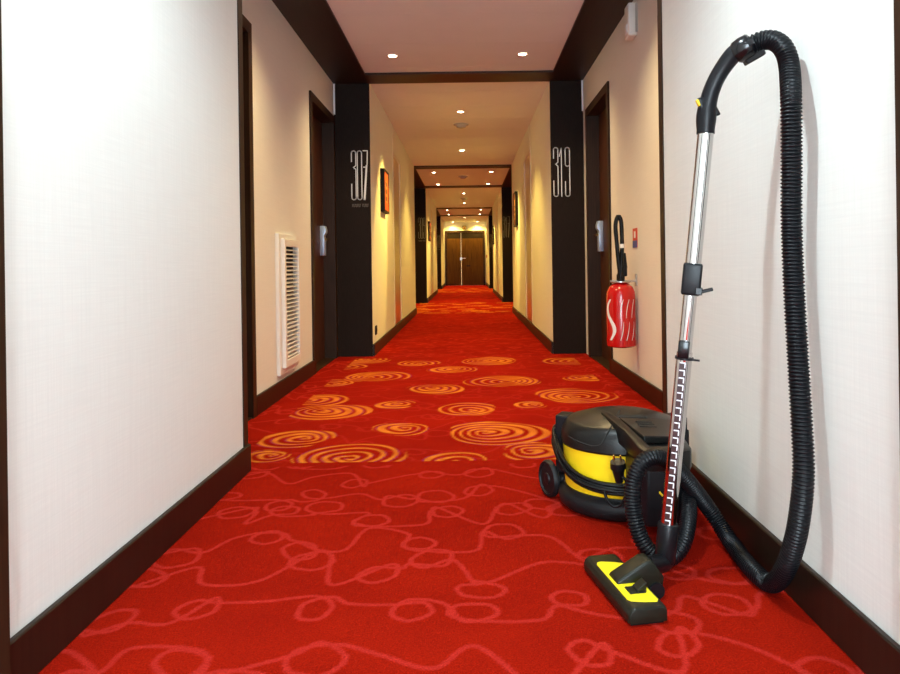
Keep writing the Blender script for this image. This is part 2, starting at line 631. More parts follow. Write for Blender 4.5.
# --- baseboards
for side, s, xf, af, doors in (('left', 1, XL, AL, door_left), ('right', -1, XR, AR, door_right)):
    for k, (y0, y1) in enumerate(NARROW):
        mb = MB()
        xk = (XL0 if s > 0 else XR0) if k == 0 else xf
        x = sorted((xk, xk + s * T))
        mb.box(x[0], x[1], y0, y1, 0, BH)
        if k < 3:      # return around the outer corner at the far end
            pass
        mb.build('baseboard_' + side, 'dark_wood', bevel=0.003, bseg=1, label='dark brown baseboard along the %s narrow stretch on the %s' % (seg_name[k], side), cat='baseboard', kind='structure')
    for k, (y0, y1) in enumerate(BAYS):
        o = y0 - 2.77
        mb = MB()
        x = sorted((af, af + s * T))
        mb.box(x[0], x[1], doors[0] + DOORW + o, doors[1] + o, 0, BH)
        mb.build('baseboard_' + side, 'dark_wood', bevel=0.003, bseg=1, label='dark brown baseboard between the doors of the %s bay on the %s' % (where[k], side), cat='baseboard', kind='structure')

# --- pilasters (dark veneered wall ends facing the camera), corner strips
trim_n = [0]
def trim(mb, mat, label, **kw):
    trim_n[0] += 1
    return mb.build('trim_%d' % trim_n[0], mat, label=label, cat='trim', kind='structure', **kw)

for k, (y0, y1) in enumerate(BAYS):
    for side, xa, xb in (('left', AL, XL), ('right', XR, AR)):
        xq = xb
        xs = xa
        if k == 0:
            xq, xs = (XL0, xa) if side == 'left' else (xb, XR0)
        trim(MB().box(xa, xb, y1 - 0.015, y1 + 0.001, 0, ZC - 0.015), 'pilaster_wood',
             'dark brown pilaster facing the hall at the end of the %s bay, %s side' % (where[k], side))
        trim(MB().box(xs, xq, y0 - 0.001, y0 + 0.015, 0, ZC - 0.015), 'pilaster_wood',
             'dark brown pilaster backing the corner before the %s bay, %s side' % (where[k], side))
    for side, xa, s in (('left', AL, 1), ('right', AR, -1)):
        x = sorted((xa, xa + s * 0.012))
        trim(MB().box(x[0], x[1], y1 - 0.027, y1 - 0.015, DOOR_H + 0.03, ZC - 0.015), 'corner_bead',
             'thin pale corner bead above the door frame in the %s bay, %s side' % (where[k], side))
for side, xf, s in (('left', XL0, 1), ('right', XR0, -1)):
    x = sorted((xf, xf + s * 0.004))
    trim(MB().box(x[0], x[1], 2.722, 2.772, BH, ZC), 'frame_wood', 'slim brown edge strip at the far corner of the foreground wall, %s side' % side)
    x = sorted((xf, xf + s * 0.02))
    ye = 1.302 if side == 'left' else 1.226
    trim(MB().box(x[0], x[1], ye - 0.24, ye, 0, ZC), 'frame_wood', 'tall brown strip at the picture edge on the foreground wall, %s side' % side, bevel=0.002, bseg=1)

# --- ceiling: slab, paint panels, dark soffit bands around every bay
ceil = MB().box(-OUT, OUT, Y_BACK - 0.2, 27.1, ZC + 0.012, ZC + 0.12).build('ceiling', 'ceiling_gap', label='pale painted panel ceiling running the length of the hall', cat='ceiling', kind='structure')
def ceil_panels(x0, x1, y0, y1, first):
    ys = [y0]
    y = first
    while y < y1 - 0.05:
        if y > y0 + 0.05:
            ys.append(y)
        y += 0.62
    ys.append(y1)
    for a, b_ in zip(ys[:-1], ys[1:]):
        MB().box(x0, x1, a + 0.002, b_ - 0.002, ZC, ZC + 0.012).build('ceiling_panel', 'ceiling_paint', ceil)
BAND = 0.30
for k, (y0, y1) in enumerate(BAYS):
    ceil_panels(XL, XR, y0 + BAND, y1 - BAND, y0 - 2.77 + 3.29)
    zb = ZC - 0.015
    trim(MB().box(AL, XL + 0.005, y0, y1, zb, ZC + 0.01), 'soffit_wood', 'dark wood soffit band over the left doors of the %s bay' % where[k])
    trim(MB().box(XR - 0.005, AR, y0, y1, zb, ZC + 0.01), 'soffit_wood', 'dark wood soffit band over the right doors of the %s bay' % where[k])
    trim(MB().box(XL + 0.005, XR - 0.005, y1 - BAND, y1, zb, ZC + 0.01), 'soffit_wood', 'dark wood ceiling band closing the %s bay at its far end' % where[k])
    trim(MB().box(XL + 0.005, XR - 0.005, y0, y0 + BAND, zb, ZC + 0.01), 'soffit_wood', 'dark wood ceiling band opening the %s bay at its near end' % where[k])
for k, (y0, y1) in enumerate(NARROW):
    ceil_panels(XL if k else XL0, XR if k else XR0, y0, y1, y0 + 0.36)

# --- end wall and the wall behind the camera with an unseen window added for the cool fill
MB().box(XL, XR, 26.90, 27.05, 0, ZC + 0.02).build('wall_end', 'wallpaper', label='cream end wall above and around the double doors', cat='wall', kind='structure')
wb = MB()
wb.box(-OUT, -0.74, Y_BACK - 0.15, Y_BACK, 0, ZC + 0.02).box(0.64, OUT, Y_BACK - 0.15, Y_BACK, 0, ZC + 0.02)
wb.box(-0.74, 0.64, Y_BACK - 0.15, Y_BACK, 2.24, ZC + 0.02).box(-0.74, 0.64, Y_BACK - 0.15, Y_BACK, 0, 0.12)
wb.build('wall_back', 'wallpaper', label='wall behind the camera around an added window', cat='wall', kind='structure')
win = empty('added_window_1', (-0.05, Y_BACK - 0.08, 0.12), label='unseen window added behind the camera for cool light', cat='window', kind='structure')  # made-up opening that the added fill light shines through
fr = MB()
for a in (-0.74, -0.07, 0.60):
    fr.box(a, a + 0.04, Y_BACK - 0.11, Y_BACK - 0.05, 0.12, 2.24)
fr.box(-0.70, 0.60, Y_BACK - 0.11, Y_BACK - 0.05, 0.12, 0.16).box(-0.70, 0.60, Y_BACK - 0.11, Y_BACK - 0.05, 2.20, 2.24)
fr.build('added_window_frame', 'dark_wood', win)
for a, b_ in ((-0.70, -0.07), (-0.03, 0.60)):
    MB().box(a, b_, Y_BACK - 0.082, Y_BACK - 0.078, 0.16, 2.20).build('pane', 'pane', win)

# ------------------------------------------------------------------ guest room doors (local: wall face at x = 0, recess towards +x, y along the hall)
def door_meshes():
    d = {}
    w, h, f, j = DOORW, DOOR_H, FRW, 0.085
    m_ = MB()
    m_.box(-0.014, 0.0, 0, f, 0, h).box(-0.014, 0.0, w - f, w, 0, h).box(-0.014, 0.0, f, w - f, h - f, h)
    m_.box(0.0, j + 0.05, 0.031, f, 0, h - f).box(0.0, j + 0.05, w - f, w - 0.031, 0, h - f).box(0.0, j + 0.05, 0.031, w - 0.031, h - f, h - 0.031)
    d['frame'] = m_.mesh('frame', 'frame_wood')
    d['leaf'] = MB().box(j, j + 0.042, f + 0.003, w - f - 0.003, 0.006, h - f - 0.003).mesh('leaf', 'door_wood')
    d['threshold'] = MB().box(-0.005, j, f, w - f, 0.0, 0.006).mesh('threshold', 'frame_wood')
    # electronic lock: deep upper body stepping in to a slimmer lower part
    prof = [(0, 0.860), (0.036, 0.860), (0.038, 0.985), (0.034, 1.000), (0.034, 1.022), (0.050, 1.045), (0.050, 1.072), (0.040, 1.103), (0, 1.103)]
    yl = w - f - 0.145
    d['lock'] = MB().prism(prof, lambda u, v, q: (j - u, q, v), yl, yl + 0.075).mesh('lock', 'lock_metal', smooth=0.6, bevel=0.003)
    lv = MB()
    lv.tube([(j - 0.03, yl + 0.037, 0.992), (j - 0.066, yl + 0.037, 0.992)], 0.009, 12)
    lv.tube([(j - 0.064, yl + 0.037, 0.992), (j - 0.066, yl - 0.01, 0.992), (j - 0.064, yl - 0.075, 0.992)], 0.0085, 12)
    d['lever'] = lv.mesh('lever', 'brass', smooth=0.7)
    return d
DM = door_meshes()
door_n = [0]
def place_door(y, right, label):
    door_n[0] += 1
    e = empty('door_%d' % door_n[0], (AR if right else AL, y, 0), label=label, cat='door', kind='structure')
    if not right:
        e.scale = (-1, 1, 1)
    parts = {}
    for n in ('frame', 'leaf', 'threshold', 'lock', 'lever'):
        o = bpy.data.objects.new({'lock': 'door_lock', 'lever': 'lever_handle', 'frame': 'door_frame', 'leaf': 'door_leaf'}.get(n, n), DM[n])
        COL.objects.link(o)
        o.parent = parts['lock'] if n == 'lever' else (parts['leaf'] if n == 'lock' else e)
        parts[n] = o
    parts['lock']['label'] = 'blue-grey electronic lock'
    return e
# lever would be a fourth level under leaf > lock, so lock sits under the door itself
_place = place_door
def place_door(y, right, label):
    e = _place(y, right, label)
    for c in list(e.children):
        for g in list(c.children):
            if g.name.startswith('door_lock'):
                g.parent = e
    return e
place_door(5.215, False, 'dark brown room door beside the 307 pilaster')
place_door(5.07, True, 'dark brown room door beside the 319 pilaster')
place_door(2.83, False, 'dark room door just past the foreground wall on the left')
place_door(2.79, True, 'dark room door hidden past the foreground wall on the right')
for o_, t in ((8.73, 'middle'), (17.28, 'far')):
    for r_, lst, sd in ((False, door_left, 'left'), (True, door_right, 'right')):
        for q, a in enumerate(lst):
            place_door(a + o_, r_, '%s dark room door in the %s bay on the %s' % (('nearer', 'farther')[q], t, sd))

# brushed metal service doors in the narrow stretches
def service_door(y0, right, label):
    door_n[0] += 1
    x, s = (XR, 1) if right else (XL, -1)
    e = empty('door_%d' % door_n[0], (x, y0, 0), label=label, cat='door', kind='structure')
    f = 0.045
    mb = MB()
    def bx(m_, a, b_, *r):
        q = sorted((x + s * a, x + s * b_))
        m_.box(q[0], q[1], *r)
    for a, b_ in ((y0, y0 + f), (y0 + MDW - f, y0 + MDW)):
        bx(mb, -0.004, 0.08, a, b_, BH, MDH)
    bx(mb, -0.004, 0.08, y0 + f, y0 + MDW - f, MDH - f, MDH)
    mb.build('door_frame', 'panel_frame', e)
    mb = MB()
    bx(mb, 0.002, 0.05, y0 + f, y0 + MDW - f, BH, MDH - f)
    mb.build('door_leaf', 'brushed_metal', e)
    mb = MB()
    bx(mb, 0.0, 0.08, y0, y0 + MDW, 0, BH)
    mb.build('plinth', 'dark_wood', e)
    mb = MB()
    bx(mb, -0.003, 0.0, y0 + 0.01, y0 + 0.022, MDH, ZC)
    mb.build('joint_strip', 'panel_frame', e)
    return e
for k, t in ((1, 'second'), (2, 'third')):
    for r_ in (False, True):
        service_door(NARROW[k][0] + MDY, r_, 'brushed metal service door in the %s narrow stretch on the %s' % (t, 'right' if r_ else 'left'))

# double doors at the end of the hall
door_n[0] += 1
ed = empty('door_%d' % door_n[0], (-0.045, 26.9, 0), label='brown double doors with unequal leaves closing the far end', cat='door', kind='structure')
ye = 26.9
mb = MB()
mb.box(-0.78, -0.70, ye - 0.04, ye, 0, 2.02).box(0.61, 0.69, ye - 0.04, ye, 0, 2.02).box(-0.70, 0.61, ye - 0.04, ye, 1.94, 2.02)
mb.build('door_frame', 'frame_wood', ed, bevel=0.004, bseg=1)
MB().box(-0.70, 0.61, ye - 0.02, ye, 1.73, 1.94).build('transom', 'pilaster_wood', ed)
lf = MB().box(-0.70, -0.195, ye - 0.035, ye, 0.01, 1.73).build('door_leaf', 'end_door_wood', ed)
rf_ = MB().box(-0.185, 0.61, ye - 0.035, ye, 0.01, 1.73).build('door_leaf', 'end_door_wood', ed)
MB().box(-0.198, -0.182, ye - 0.042, ye - 0.03, 0.01, 1.94).build('meeting_strip', 'brass', ed)
mb = MB().box(-0.235, -0.165, ye - 0.05, ye - 0.035, 0.93, 1.03)
mb.tube([(-0.16, ye - 0.035, 1.0), (-0.16, ye - 0.085, 1.0), (-0.03, ye - 0.085, 1.0)], 0.012, 10)
mb.build('lever_handle', 'steel', ed, smooth=0.6)
MB().box(0.0, 0.14, ye - 0.055, ye - 0.035, 0.70, 0.74).build('pull_bar', 'black_plastic', ed)

# ------------------------------------------------------------------ downlights
SPOTS = []
def make_downlight():
    e = empty('downlight', (0, 0, ZC), label='x', cat='ceiling light')
    MB().lathe([(0.030, 0.0), (0.030, -0.004), (0.034, -0.006), (0.046, -0.004), (0.049, 0.0)], 24).build('trim_ring', 'lamp_ring', e, local=True, smooth=0.6)
    MB().lathe([(0.0295, -0.001), (0.0295, -0.0045), (0.018, -0.0075), (0.002, -0.0085)], 20).build('lens', 'lamp_glow', e, local=True, smooth=0.6)
    return e
proto = [None]
def spot(loc, watt, angle, aim=None, blend=0.6, parent=None, col=None):
    l = bpy.data.lights.new('downlight_lamp', 'SPOT')
    l.energy, l.spot_size, l.spot_blend = watt, angle, blend
    l.color = col or LAMP_COL
    l.shadow_soft_size = 0.05
    o = bpy.data.objects.new('downlight_lamp', l)
    COL.objects.link(o)
    o.parent = parent
    o.location = (0, 0, -0.014)
    if aim is not None:
        d = Vector(aim) - Vector(loc)
        o.rotation_euler = d.to_track_quat('-Z', 'Y').to_euler()
def downlight(x, y, label, watt, angle, aim=None, blend=0.6, group=None, extra=None, col=None):
    if proto[0] is None:
        proto[0] = e = make_downlight()
    else:
        e = bpy.data.objects.new('downlight', None)
        e.empty_display_size = 0.05
        COL.objects.link(e)
        e['category'] = 'ceiling light'
        for ch in proto[0].children:
            if ch.type == 'MESH':
                c = ch.copy()
                COL.objects.link(c)
                c.parent = e
    e.location = (x, y, ZC)
    e['label'] = label
    e['group'] = 'recessed ceiling downlights'
    spot((x, y, ZC), watt, angle, aim, blend, e, col)
    if extra:
        spot((x, y, ZC), extra[0], extra[1], extra[2], extra[3], e)
XM = (XL + XR) / 2
for k, (y0, y1) in enumerate(BAYS):
    o = y0 - 2.77
    for yy_, fn in ((3.60, 'near'), (5.44, 'far')):
        for xx_, sd in ((-0.53, 'left'), (0.44, 'right')):
            downlight(xx_, yy_ + o, '%s %s downlight of the four in the %s bay ceiling' % (fn, sd, where[k]), LAMP_W * (0.75 if k == 0 else 1), math.radians(132 if k == 0 else 112), blend=1.0 if k == 0 else 0.8, col=BAY_COL if k == 0 else None)
for k, (y0, y1) in enumerate(NARROW[:3]):
    o = y0 - 6.22
    for yy_, fn, sgn in ((7.46, 'nearer', -1), (9.99, 'farther', 1)):
        y = yy_ + o
        ex = None
        if k in (1, 2):
            ax = XL if sgn < 0 else XR
            ex = (LAMP_W * 1.6, math.radians(44), (ax, (7.02 if sgn < 0 else 10.35) + o, 1.25), 0.5)
        downlight(XM, y, '%s downlight on the centre line of the %s narrow ceiling' % (fn, seg_name[k]), LAMP_W if k else COOL_W, math.radians(112 if k else 140), extra=ex, col=None if k else COOL_COL)
downlight(XM, 24.3, 'single downlight before the lit end wall', LAMP_W, math.radians(104))
for xx_, sd in ((-0.47, 'left'), (0.42, 'right')):
    downlight(xx_, 26.68, '%s of the two downlights washing the wall over the double doors' % sd, LAMP_W * 0.9, math.radians(130))

# smoke detectors
sm = None
for y, t in ((8.15, 'second narrow ceiling between its two downlights'), (12.95, 'middle bay ceiling among four downlights'), (17.3, 'third narrow ceiling between its two downlights')):
    if sm is None:
        sm = empty('smoke_detector', (XM, y, ZC), cat='detector', group='ceiling smoke detectors')
        MB().lathe([(0.085, 0), (0.085, -0.010), (0.075, -0.016)], 28).build('base', 'detector_grey', sm, local=True, smooth=0.6)
        MB().lathe([(0.055, -0.016), (0.052, -0.034), (0.030, -0.042), (0.002, -0.043)], 24).build('sensor_cap', 'detector_grey', sm, local=True, smooth=0.6)
        e = sm
    else:
        e = copy_tree(sm)
        e.location = (XM, y, ZC)
    e['label'] = 'grey round smoke detector on the ' + t
# emergency lamp over the end doors
em = empty('emergency_light', (-0.06, 26.9, 2.13), label='small round brass emergency light above the double doors', cat='light')
MB().lathe([(0.065, 26.9), (0.065, 26.87), (0.045, 26.85), (0.004, 26.84)], 20, c=(-0.06, 0, 2.13), axis='Y').build('dome', 'brass', em, smooth=0.7)
MB().box(-0.13, 0.01, 26.885, 26.9, 2.06, 2.20).build('back_plate', 'picture_black', em)
# red call point near the end doors
cp = empty('call_point', (XR, 25.6, 1.05), label='small red fire call point on the right wall near the double doors', cat='alarm')
MB().box(XR - 0.03, XR, 25.55, 25.65, 1.0, 1.1).build('box', 'sign_red', cp, bevel=0.004)
MB().box(XR - 0.033, XR - 0.03, 25.575, 25.625, 1.025, 1.075).build('press_plate', 'print_white', cp)

# ------------------------------------------------------------------ room numbers
def arc(cx, cy, rx, ry, a0, a1, n=7):
    return [(cx + rx * math.cos(math.radians(a0 + (a1 - a0) * i / n)), cy + ry * math.sin(math.radians(a0 + (a1 - a0) * i / n))) for i in range(n + 1)]
DW, DH, DR = 0.037, 0.415, 0.0185
def digit_paths(ch):
    w, h, r = DW, DH, DR
    c = w / 2
    if ch == '0':
        return [arc(c, h - r, c, r, 180, 0) + arc(c, r, c, r, 0, -180) + [(0, h - r)]]
    if ch == '3':
        return [[(0, h * 0.78), (0, h - r)] + arc(c, h - r, c, r, 180, 0) + [(w, h * 0.70), (w * 0.45, h * 0.66), (w, h * 0.62), (w, r)] + arc(c, r, c, r, 0, -180) + [(0, h * 0.32)]]
    if ch == '7':
        return [[(0, h), (w, h), (w * 0.92, h * 0.75), (w * 0.35, 0.0), (w * 0.12, 0.0), (w * 0.70, h * 0.70)], [(w * 0.1, h * 0.665), (w * 0.78, h * 0.665)]]
    if ch == '1':
        return [[(0, h * 0.82), (w * 0.45, h * 0.99), (w * 0.45, 0)]]
    if ch == '9':
        return [[(w, h * 0.66)] + arc(c, h * 0.66, c, r, 0, -180) + arc(c, h - r, c, r, 180, 0) + [(w, r)] + arc(c, r, c, r, 0, -180) + [(0, h * 0.30)]]
    if ch == '5':
        return [[(w, h), (0, h), (0, h * 0.6)] + arc(c, h * 0.6, c, r, 180, 0) + [(w, r)] + arc(c, r, c, r, 0, -180) + [(0, h * 0.32)]]
    return []
def ribbon(mb, path, wd, to3, d0, d1):
    for (a, b_) in zip(path[:-1], path[1:]):
        du, dv = b_[0] - a[0], b_[1] - a[1]
        L = math.hypot(du, dv)
        if L < 1e-6:
            continue
        nu, nv = -dv / L * wd / 2, du / L * wd / 2
        eu, ev = du / L * wd * 0.3, dv / L * wd * 0.3
        q = [(a[0] - eu + nu, a[1] - ev + nv), (a[0] - eu - nu, a[1] - ev - nv), (b_[0] + eu - nu, b_[1] + ev - nv), (b_[0] + eu + nu, b_[1] + ev + nv)]
        mb.prism(q, to3, d0, d1)
def number_sign(text, x0, z0, yface, label, mat, caption=True):
    e = empty('room_number', (x0, yface, z0), label=label, cat='sign', group='room numbers on the pilasters')
    x = x0
    for ch in text:
        mb = MB()
        for p in digit_paths(ch):
            ribbon(mb, p, 0.0078, lambda u, v, d: (x + u, yface - d, z0 + v), 0.0, 0.004)
        mb.build('digit', mat, e)
        x += DW + 0.0125
    if caption:
        mb = MB()
        xx = x0 + 0.002
        for n in (7, 5):
            for i in range(n):
                q = 0.008
                mb.box(xx, xx + 0.003, yface - 0.002, yface, z0 - 0.062, z0 - 0.036)
                mb.box(xx + 0.003, xx + q, yface - 0.002, yface, z0 - (0.062 if i % 2 else 0.040), z0 - (0.059 if i % 2 else 0.037))
                xx += q + 0.0028
            xx += 0.012
        mb.build('caption_line', 'sign_dim', e)
YP = [b_[1] - 0.015 for b_ in BAYS]
a = P(352, 199.8, YP[0])
number_sign('307', a.x, a.z, YP[0], 'tall thin white number 307 on the left pilaster', 'sign_white')
a = P(554, 196.5, YP[0])
number_sign('319', a.x, a.z, YP[0], 'tall thin white number 319 on the right pilaster', 'sign_white', False)
z0 = 1.31
for k, (l_, r_) in ((1, ('309', '317')), (2, ('311', '315'))):
    number_sign(l_, XL - 0.155, z0, YP[k], 'dim tall number %s on the %s left pilaster' % (l_, where[k]), 'sign_dim')
    number_sign(r_, XR + 0.02, z0, YP[k], 'dim tall number %s on the %s right pilaster' % (r_, where[k]), 'sign_dim', False)

# ------------------------------------------------------------------ wall pictures
def picture(right, y0, z0, label, w=0.40, h=0.41, mount='picture_red'):
    x, s = (XR, -1) if right else (XL, 1)
    e = empty('framed_picture', (x, y0 + w / 2, z0), label=label, cat='picture', group='framed pictures in the hall')
    def bx(a, b_, *r):
        q = sorted((x + s * a, x + s * b_))
        return MB().box(q[0], q[1], *r)
    t = 0.02
    mb = bx(0.0, 0.04, y0, y0 + t, z0, z0 + h)
    for r in ((y0 + w - t, y0 + w, z0, z0 + h), (y0 + t, y0 + w - t, z0, z0 + t), (y0 + t, y0 + w - t, z0 + h - t, z0 + h)):
        q = sorted((x, x + s * 0.04))
        mb.box(q[0], q[1], *r)
    mb.build('frame', 'picture_black', e)
    bx(0.0, 0.034, y0 + t, y0 + w - t, z0 + t, z0 + h - t).build('mount', mount, e)
    art = bx(0.034, 0.036, y0 + 0.11, y0 + w - 0.11, z0 + 0.10, z0 + h - 0.10).build('artwork', 'picture_motif', e)
    for i in range(3):
        bx(0.036, 0.037, y0 + 0.13, y0 + w - 0.13, z0 + 0.115 + i * 0.07, z0 + 0.155 + i * 0.07).build('motif', 'picture_motif_dark', art)
    return e
picture(False, 6.93, 1.285, 'black framed red picture under a spotlight past the 307 pilaster')
picture(True, 10.15, 1.30, 'black framed picture seen edge-on on the right wall past the metal door', h=0.48, mount='picture_motif_dark')
picture(False, 15.45, 1.285, 'small black framed picture on the left wall of the third stretch')
picture(True, 18.85, 1.285, 'small dark framed picture far down on the right wall', h=0.48, mount='picture_motif_dark')

# wall socket on the left
so = empty('wall_socket', (XL, 6.42, 0.20), label='small black socket low on the left wall past the 307 pilaster', cat='socket')
MB().box(XL, XL + 0.010, 6.375, 6.455, 0.165, 0.245).build('plate', 'picture_black', so, bevel=0.003)
MB().lathe([(0.022, 0.010), (0.022, 0.0125), (0.017, 0.0125), (0.016, 0.011), (0.001, 0.011)], 18, c=(XL, 6.415, 0.205), axis='X').build('outlet', 'grille_dark', so)

# ------------------------------------------------------------------ ventilation grille in the left bay
gy0, gy1, gz0, gz1 = 4.235, 4.69, 0.135, 0.968
gx = AL
vg = empty('wall_vent', (gx, (gy0 + gy1) / 2, gz0), label='tall white louvred air vent on the left wall', cat='vent')
mb = MB()
e1, e2 = 0.072, 0.04
for r in ((gy0, gy0 + e1, gz0, gz1), (gy1 - e2, gy1, gz0, gz1), (gy0 + e1, gy1 - e2, gz0, gz0 + 0.06), (gy0 + e1, gy1 - e2, gz1 - 0.06, gz1)):
    mb.box(gx, gx + 0.022, *r)
mb.build('outer_frame', 'white_plastic', vg, bevel=0.004)
mb = MB()
for r in ((gy0 + 0.05, gy0 + e1 + 0.012, gz0 + 0.04, gz1 - 0.03), (gy1 - e2 - 0.01, gy1 - 0.025, gz0 + 0.04, gz1 - 0.03),
          (gy0 + e1 + 0.012, gy1 - e2 - 0.01, gz0 + 0.04, gz0 + 0.085), (gy0 + e1 + 0.012, gy1 - e2 - 0.01, gz1 - 0.075, gz1 - 0.03)):
    mb.box(gx + 0.022, gx + 0.044, *r)
mb.build('inner_frame', 'white_plastic', vg, bevel=0.003)
MB().box(gx + 0.001, gx + 0.004, gy0 + e1, gy1 - e2, gz0 + 0.06, gz1 - 0.06).build('back_plate', 'grille_dark', vg)
NS = 27
zs0, zs1 = gz0 + 0.09, gz1 - 0.08
pitch = (zs1 - zs0) / NS
slat = MB().prism([(0.006, 0.006), (0.040, -0.004), (0.040, 0.000), (0.006, 0.010)], lambda u, v, d: (u, d, v), 0, gy1 - e2 - gy0 - e1 - 0.022).mesh('slat', 'white_plastic')
for i in range(NS):
    o = bpy.data.objects.new('slat', slat)
    COL.objects.link(o)
    o.parent = vg
    o.matrix_parent_inverse = WORLD[vg.name].inverted()
    o.location = (gx, gy0 + e1 + 0.012, zs0 + (i + 0.3) * pitch)

# ------------------------------------------------------------------ alarm box high on the right wall
c = PX(630, 22, AR - 0.03)
ab = empty('alarm_box', (AR, c.y, c.z - 0.1), label='white plastic box high on the right wall under the soffit', cat='detector')
hz = min(c.z + 0.098, ZC - 0.02)
MB().box(AR - 0.052, AR, c.y - 0.055, c.y + 0.055, c.z - 0.095, hz).build('housing', 'white_plastic', ab, bevel=0.010, bseg=3, smooth=0.6)
MB().box(AR - 0.056, AR - 0.050, c.y - 0.03, c.y + 0.03, c.z - 0.07, c.z - 0.02).build('lens_window', 'corner_bead', ab, bevel=0.002)
MB().box(AR - 0.012, AR, c.y - 0.062, c.y + 0.062, c.z - 0.075, hz - 0.01).build('mounting_plate', 'detector_grey', ab)

# ------------------------------------------------------------------ fire extinguisher on the right wall
EX, EY, EZ = 0.915, 4.34, 0.268
ER = 0.086
fx = empty('fire_extinguisher', (EX, EY, EZ), label='red fire extinguisher with white wave print hung on the right wall', cat='extinguisher')
prof = [(0.002, 0.004), (0.070, 0.0), (ER, 0.010), (ER, 0.300), (0.082, 0.330), (0.068, 0.358), (0.046, 0.376), (0.030, 0.382), (0.026, 0.392), (0.002, 0.392)]
body = MB().lathe(prof, 40, c=(EX, EY, EZ)).build('cylinder', 'extinguisher_red', fx, smooth=0.7)
def wave(name, th0, z0_, z1_, amp, w0, w1, n=22, s_=1):
    vs_, fs = [], []
    for i in range(n + 1):
        t = i / n
        th = th0 + amp * math.sin(2 * PI * t) * s_
        wd = w0 + (w1 - w0) * math.sin(PI * t)
        z = z0_ + (z1_ - z0_) * t
        for sg in (-1, 0, 1):
            a = th + sg * wd / 2
            vs_.append((EX + (ER + 0.0012) * math.cos(a), EY + (ER + 0.0012) * math.sin(a), EZ + z))
    for i in range(n):
        for k in range(2):
            fs.append((i * 3 + k, i * 3 + k + 1, i * 3 + k + 4, i * 3 + k + 3))
    MB().add(vs_, fs).build(name, 'print_white', body)
FRT = -PI / 2 - 0.21      # angle of the side turned to the camera
wave('wave_print', FRT - 0.78, 0.045, 0.285, 0.32, 0.16, 0.30)
for i, dth in enumerate((-0.05, 0.35, 0.78, 1.2)):
    # upper and lower crescents
    for zz0, zz1, sg in ((0.175, 0.285, 1), (0.045, 0.155, -1)):
        vs_, fs = [], []
        n = 14
        for j in range(n + 1):
            t = j / n
            if sg > 0:
                th = FRT + dth + 0.22 * t * t
                wd = 0.015 + 0.09 * t * (1.25 - t)
            else:
                th = FRT + dth + 0.22 * (1 - (1 - t) ** 2)
                wd = 0.015 + 0.09 * (1 - t) * (0.25 + t)
            z = zz0 + (zz1 - zz0) * t
            for q in (-1, 1):
                a = th + q * wd / 2
                vs_.append((EX + (ER + 0.0012) * math.cos(a), EY + (ER + 0.0012) * math.sin(a), EZ + z))
        for j in range(n):
            fs.append((j * 2, j * 2 + 1, j * 2 + 3, j * 2 + 2))
        MB().add(vs_, fs).build('crescent_print', 'print_white', body)
zt = EZ + 0.392
MB().lathe([(0.055, -0.012), (0.060, -0.008), (0.060, -0.002), (0.03, 0.0)], 28, c=(EX, EY, zt)).build('neck_ring', 'steel', fx, smooth=0.6)
mb = MB().lathe([(0.024, 0), (0.024, 0.035), (0.018, 0.045), (0.018, 0.075)], 20, c=(EX, EY, zt))
mb.obox((EX + 0.012, EY, zt + 0.06), (1, 0, 0.1), (0, 1, 0), (0, 0, 1), 0.05, 0.03, 0.07)
mb.obox((EX + 0.022, EY, zt + 0.12), (1, 0, 0.1), (0, 1, 0), (-0.1, 0, 1), 0.026, 0.025, 0.09)
mb.build('valve', 'black_plastic', fx, bevel=0.003)
def e_at(x, y):
    q = P(x, y, EY - 0.03)
    return q
pts = [e_at(*q) for q in ((621, 280), (618.5, 262), (616.5, 240), (615.5, 225), (618, 216), (621, 221), (621.8, 235), (622, 248), (621.5, 262), (621, 276))]
path, L = smooth_path(pts, 60)
MB().tube(path, 0.0125, 12).build('discharge_hose', 'cable_rubber', fx, smooth=0.9)
q = e_at(622, 246)
MB().tube([q + Vector((0, 0, 0.012)), q - Vector((0, 0, 0.012))], 0.0145, 14).build('hose_collar', 'print_white', fx, smooth=0.9)
mb = MB().box(EX - 0.062, AR, EY - 0.008, EY + 0.008, zt - 0.006, zt + 0.004)
mb.box(AR - 0.008, AR, EY - 0.016, EY + 0.016, zt - 0.03, zt + 0.04)
mb.build('wall_bracket', 'steel', fx, bevel=0.002)

# sign above it
c = PX(635, 238, AR - 0.002)
sg_ = empty('safety_sign', (AR, c.y, c.z), label='small red and blue safety sign above the fire extinguisher', cat='sign')
sy = 0.055
MB().box(AR - 0.003, AR, c.y - sy, c.y + sy, c.z - 0.058, c.z + 0.058).build('panel', 'sign_red', sg_)
MB().box(AR - 0.0045, AR - 0.003, c.y - sy, c.y + sy, c.z - 0.058, c.z - 0.015).build('blue_field', 'sign_blue', sg_)
MB().box(AR - 0.0045, AR - 0.003, c.y - 0.02, c.y + 0.02, c.z + 0.0, c.z + 0.04).build('pictogram', 'print_white', sg_)

# ------------------------------------------------------------------ vacuum cleaner
CX, CY = 0.487, 2.33
vac = empty('vacuum_cleaner', (CX, CY, 0), label='black and yellow canister vacuum cleaner leaning its chrome wand on the right wall', cat='vacuum cleaner')
C0 = (CX, CY, 0)
# bumper
MB().lathe([(0.150, 0.006), (0.186, 0.006), (0.198, 0.016), (0.203, 0.034), (0.200, 0.050), (0.192, 0.060), (0.186, 0.064), (0.184, 0.070), (0.150, 0.072)], 64, c=C0).build('bumper', 'bumper_rubber', vac, smooth=0.7)
MB().lathe([(0.150, 0.0), (0.160, 0.0), (0.160, 0.008), (0.150, 0.008)], 48, c=C0).build('underside', 'black_plastic', vac)
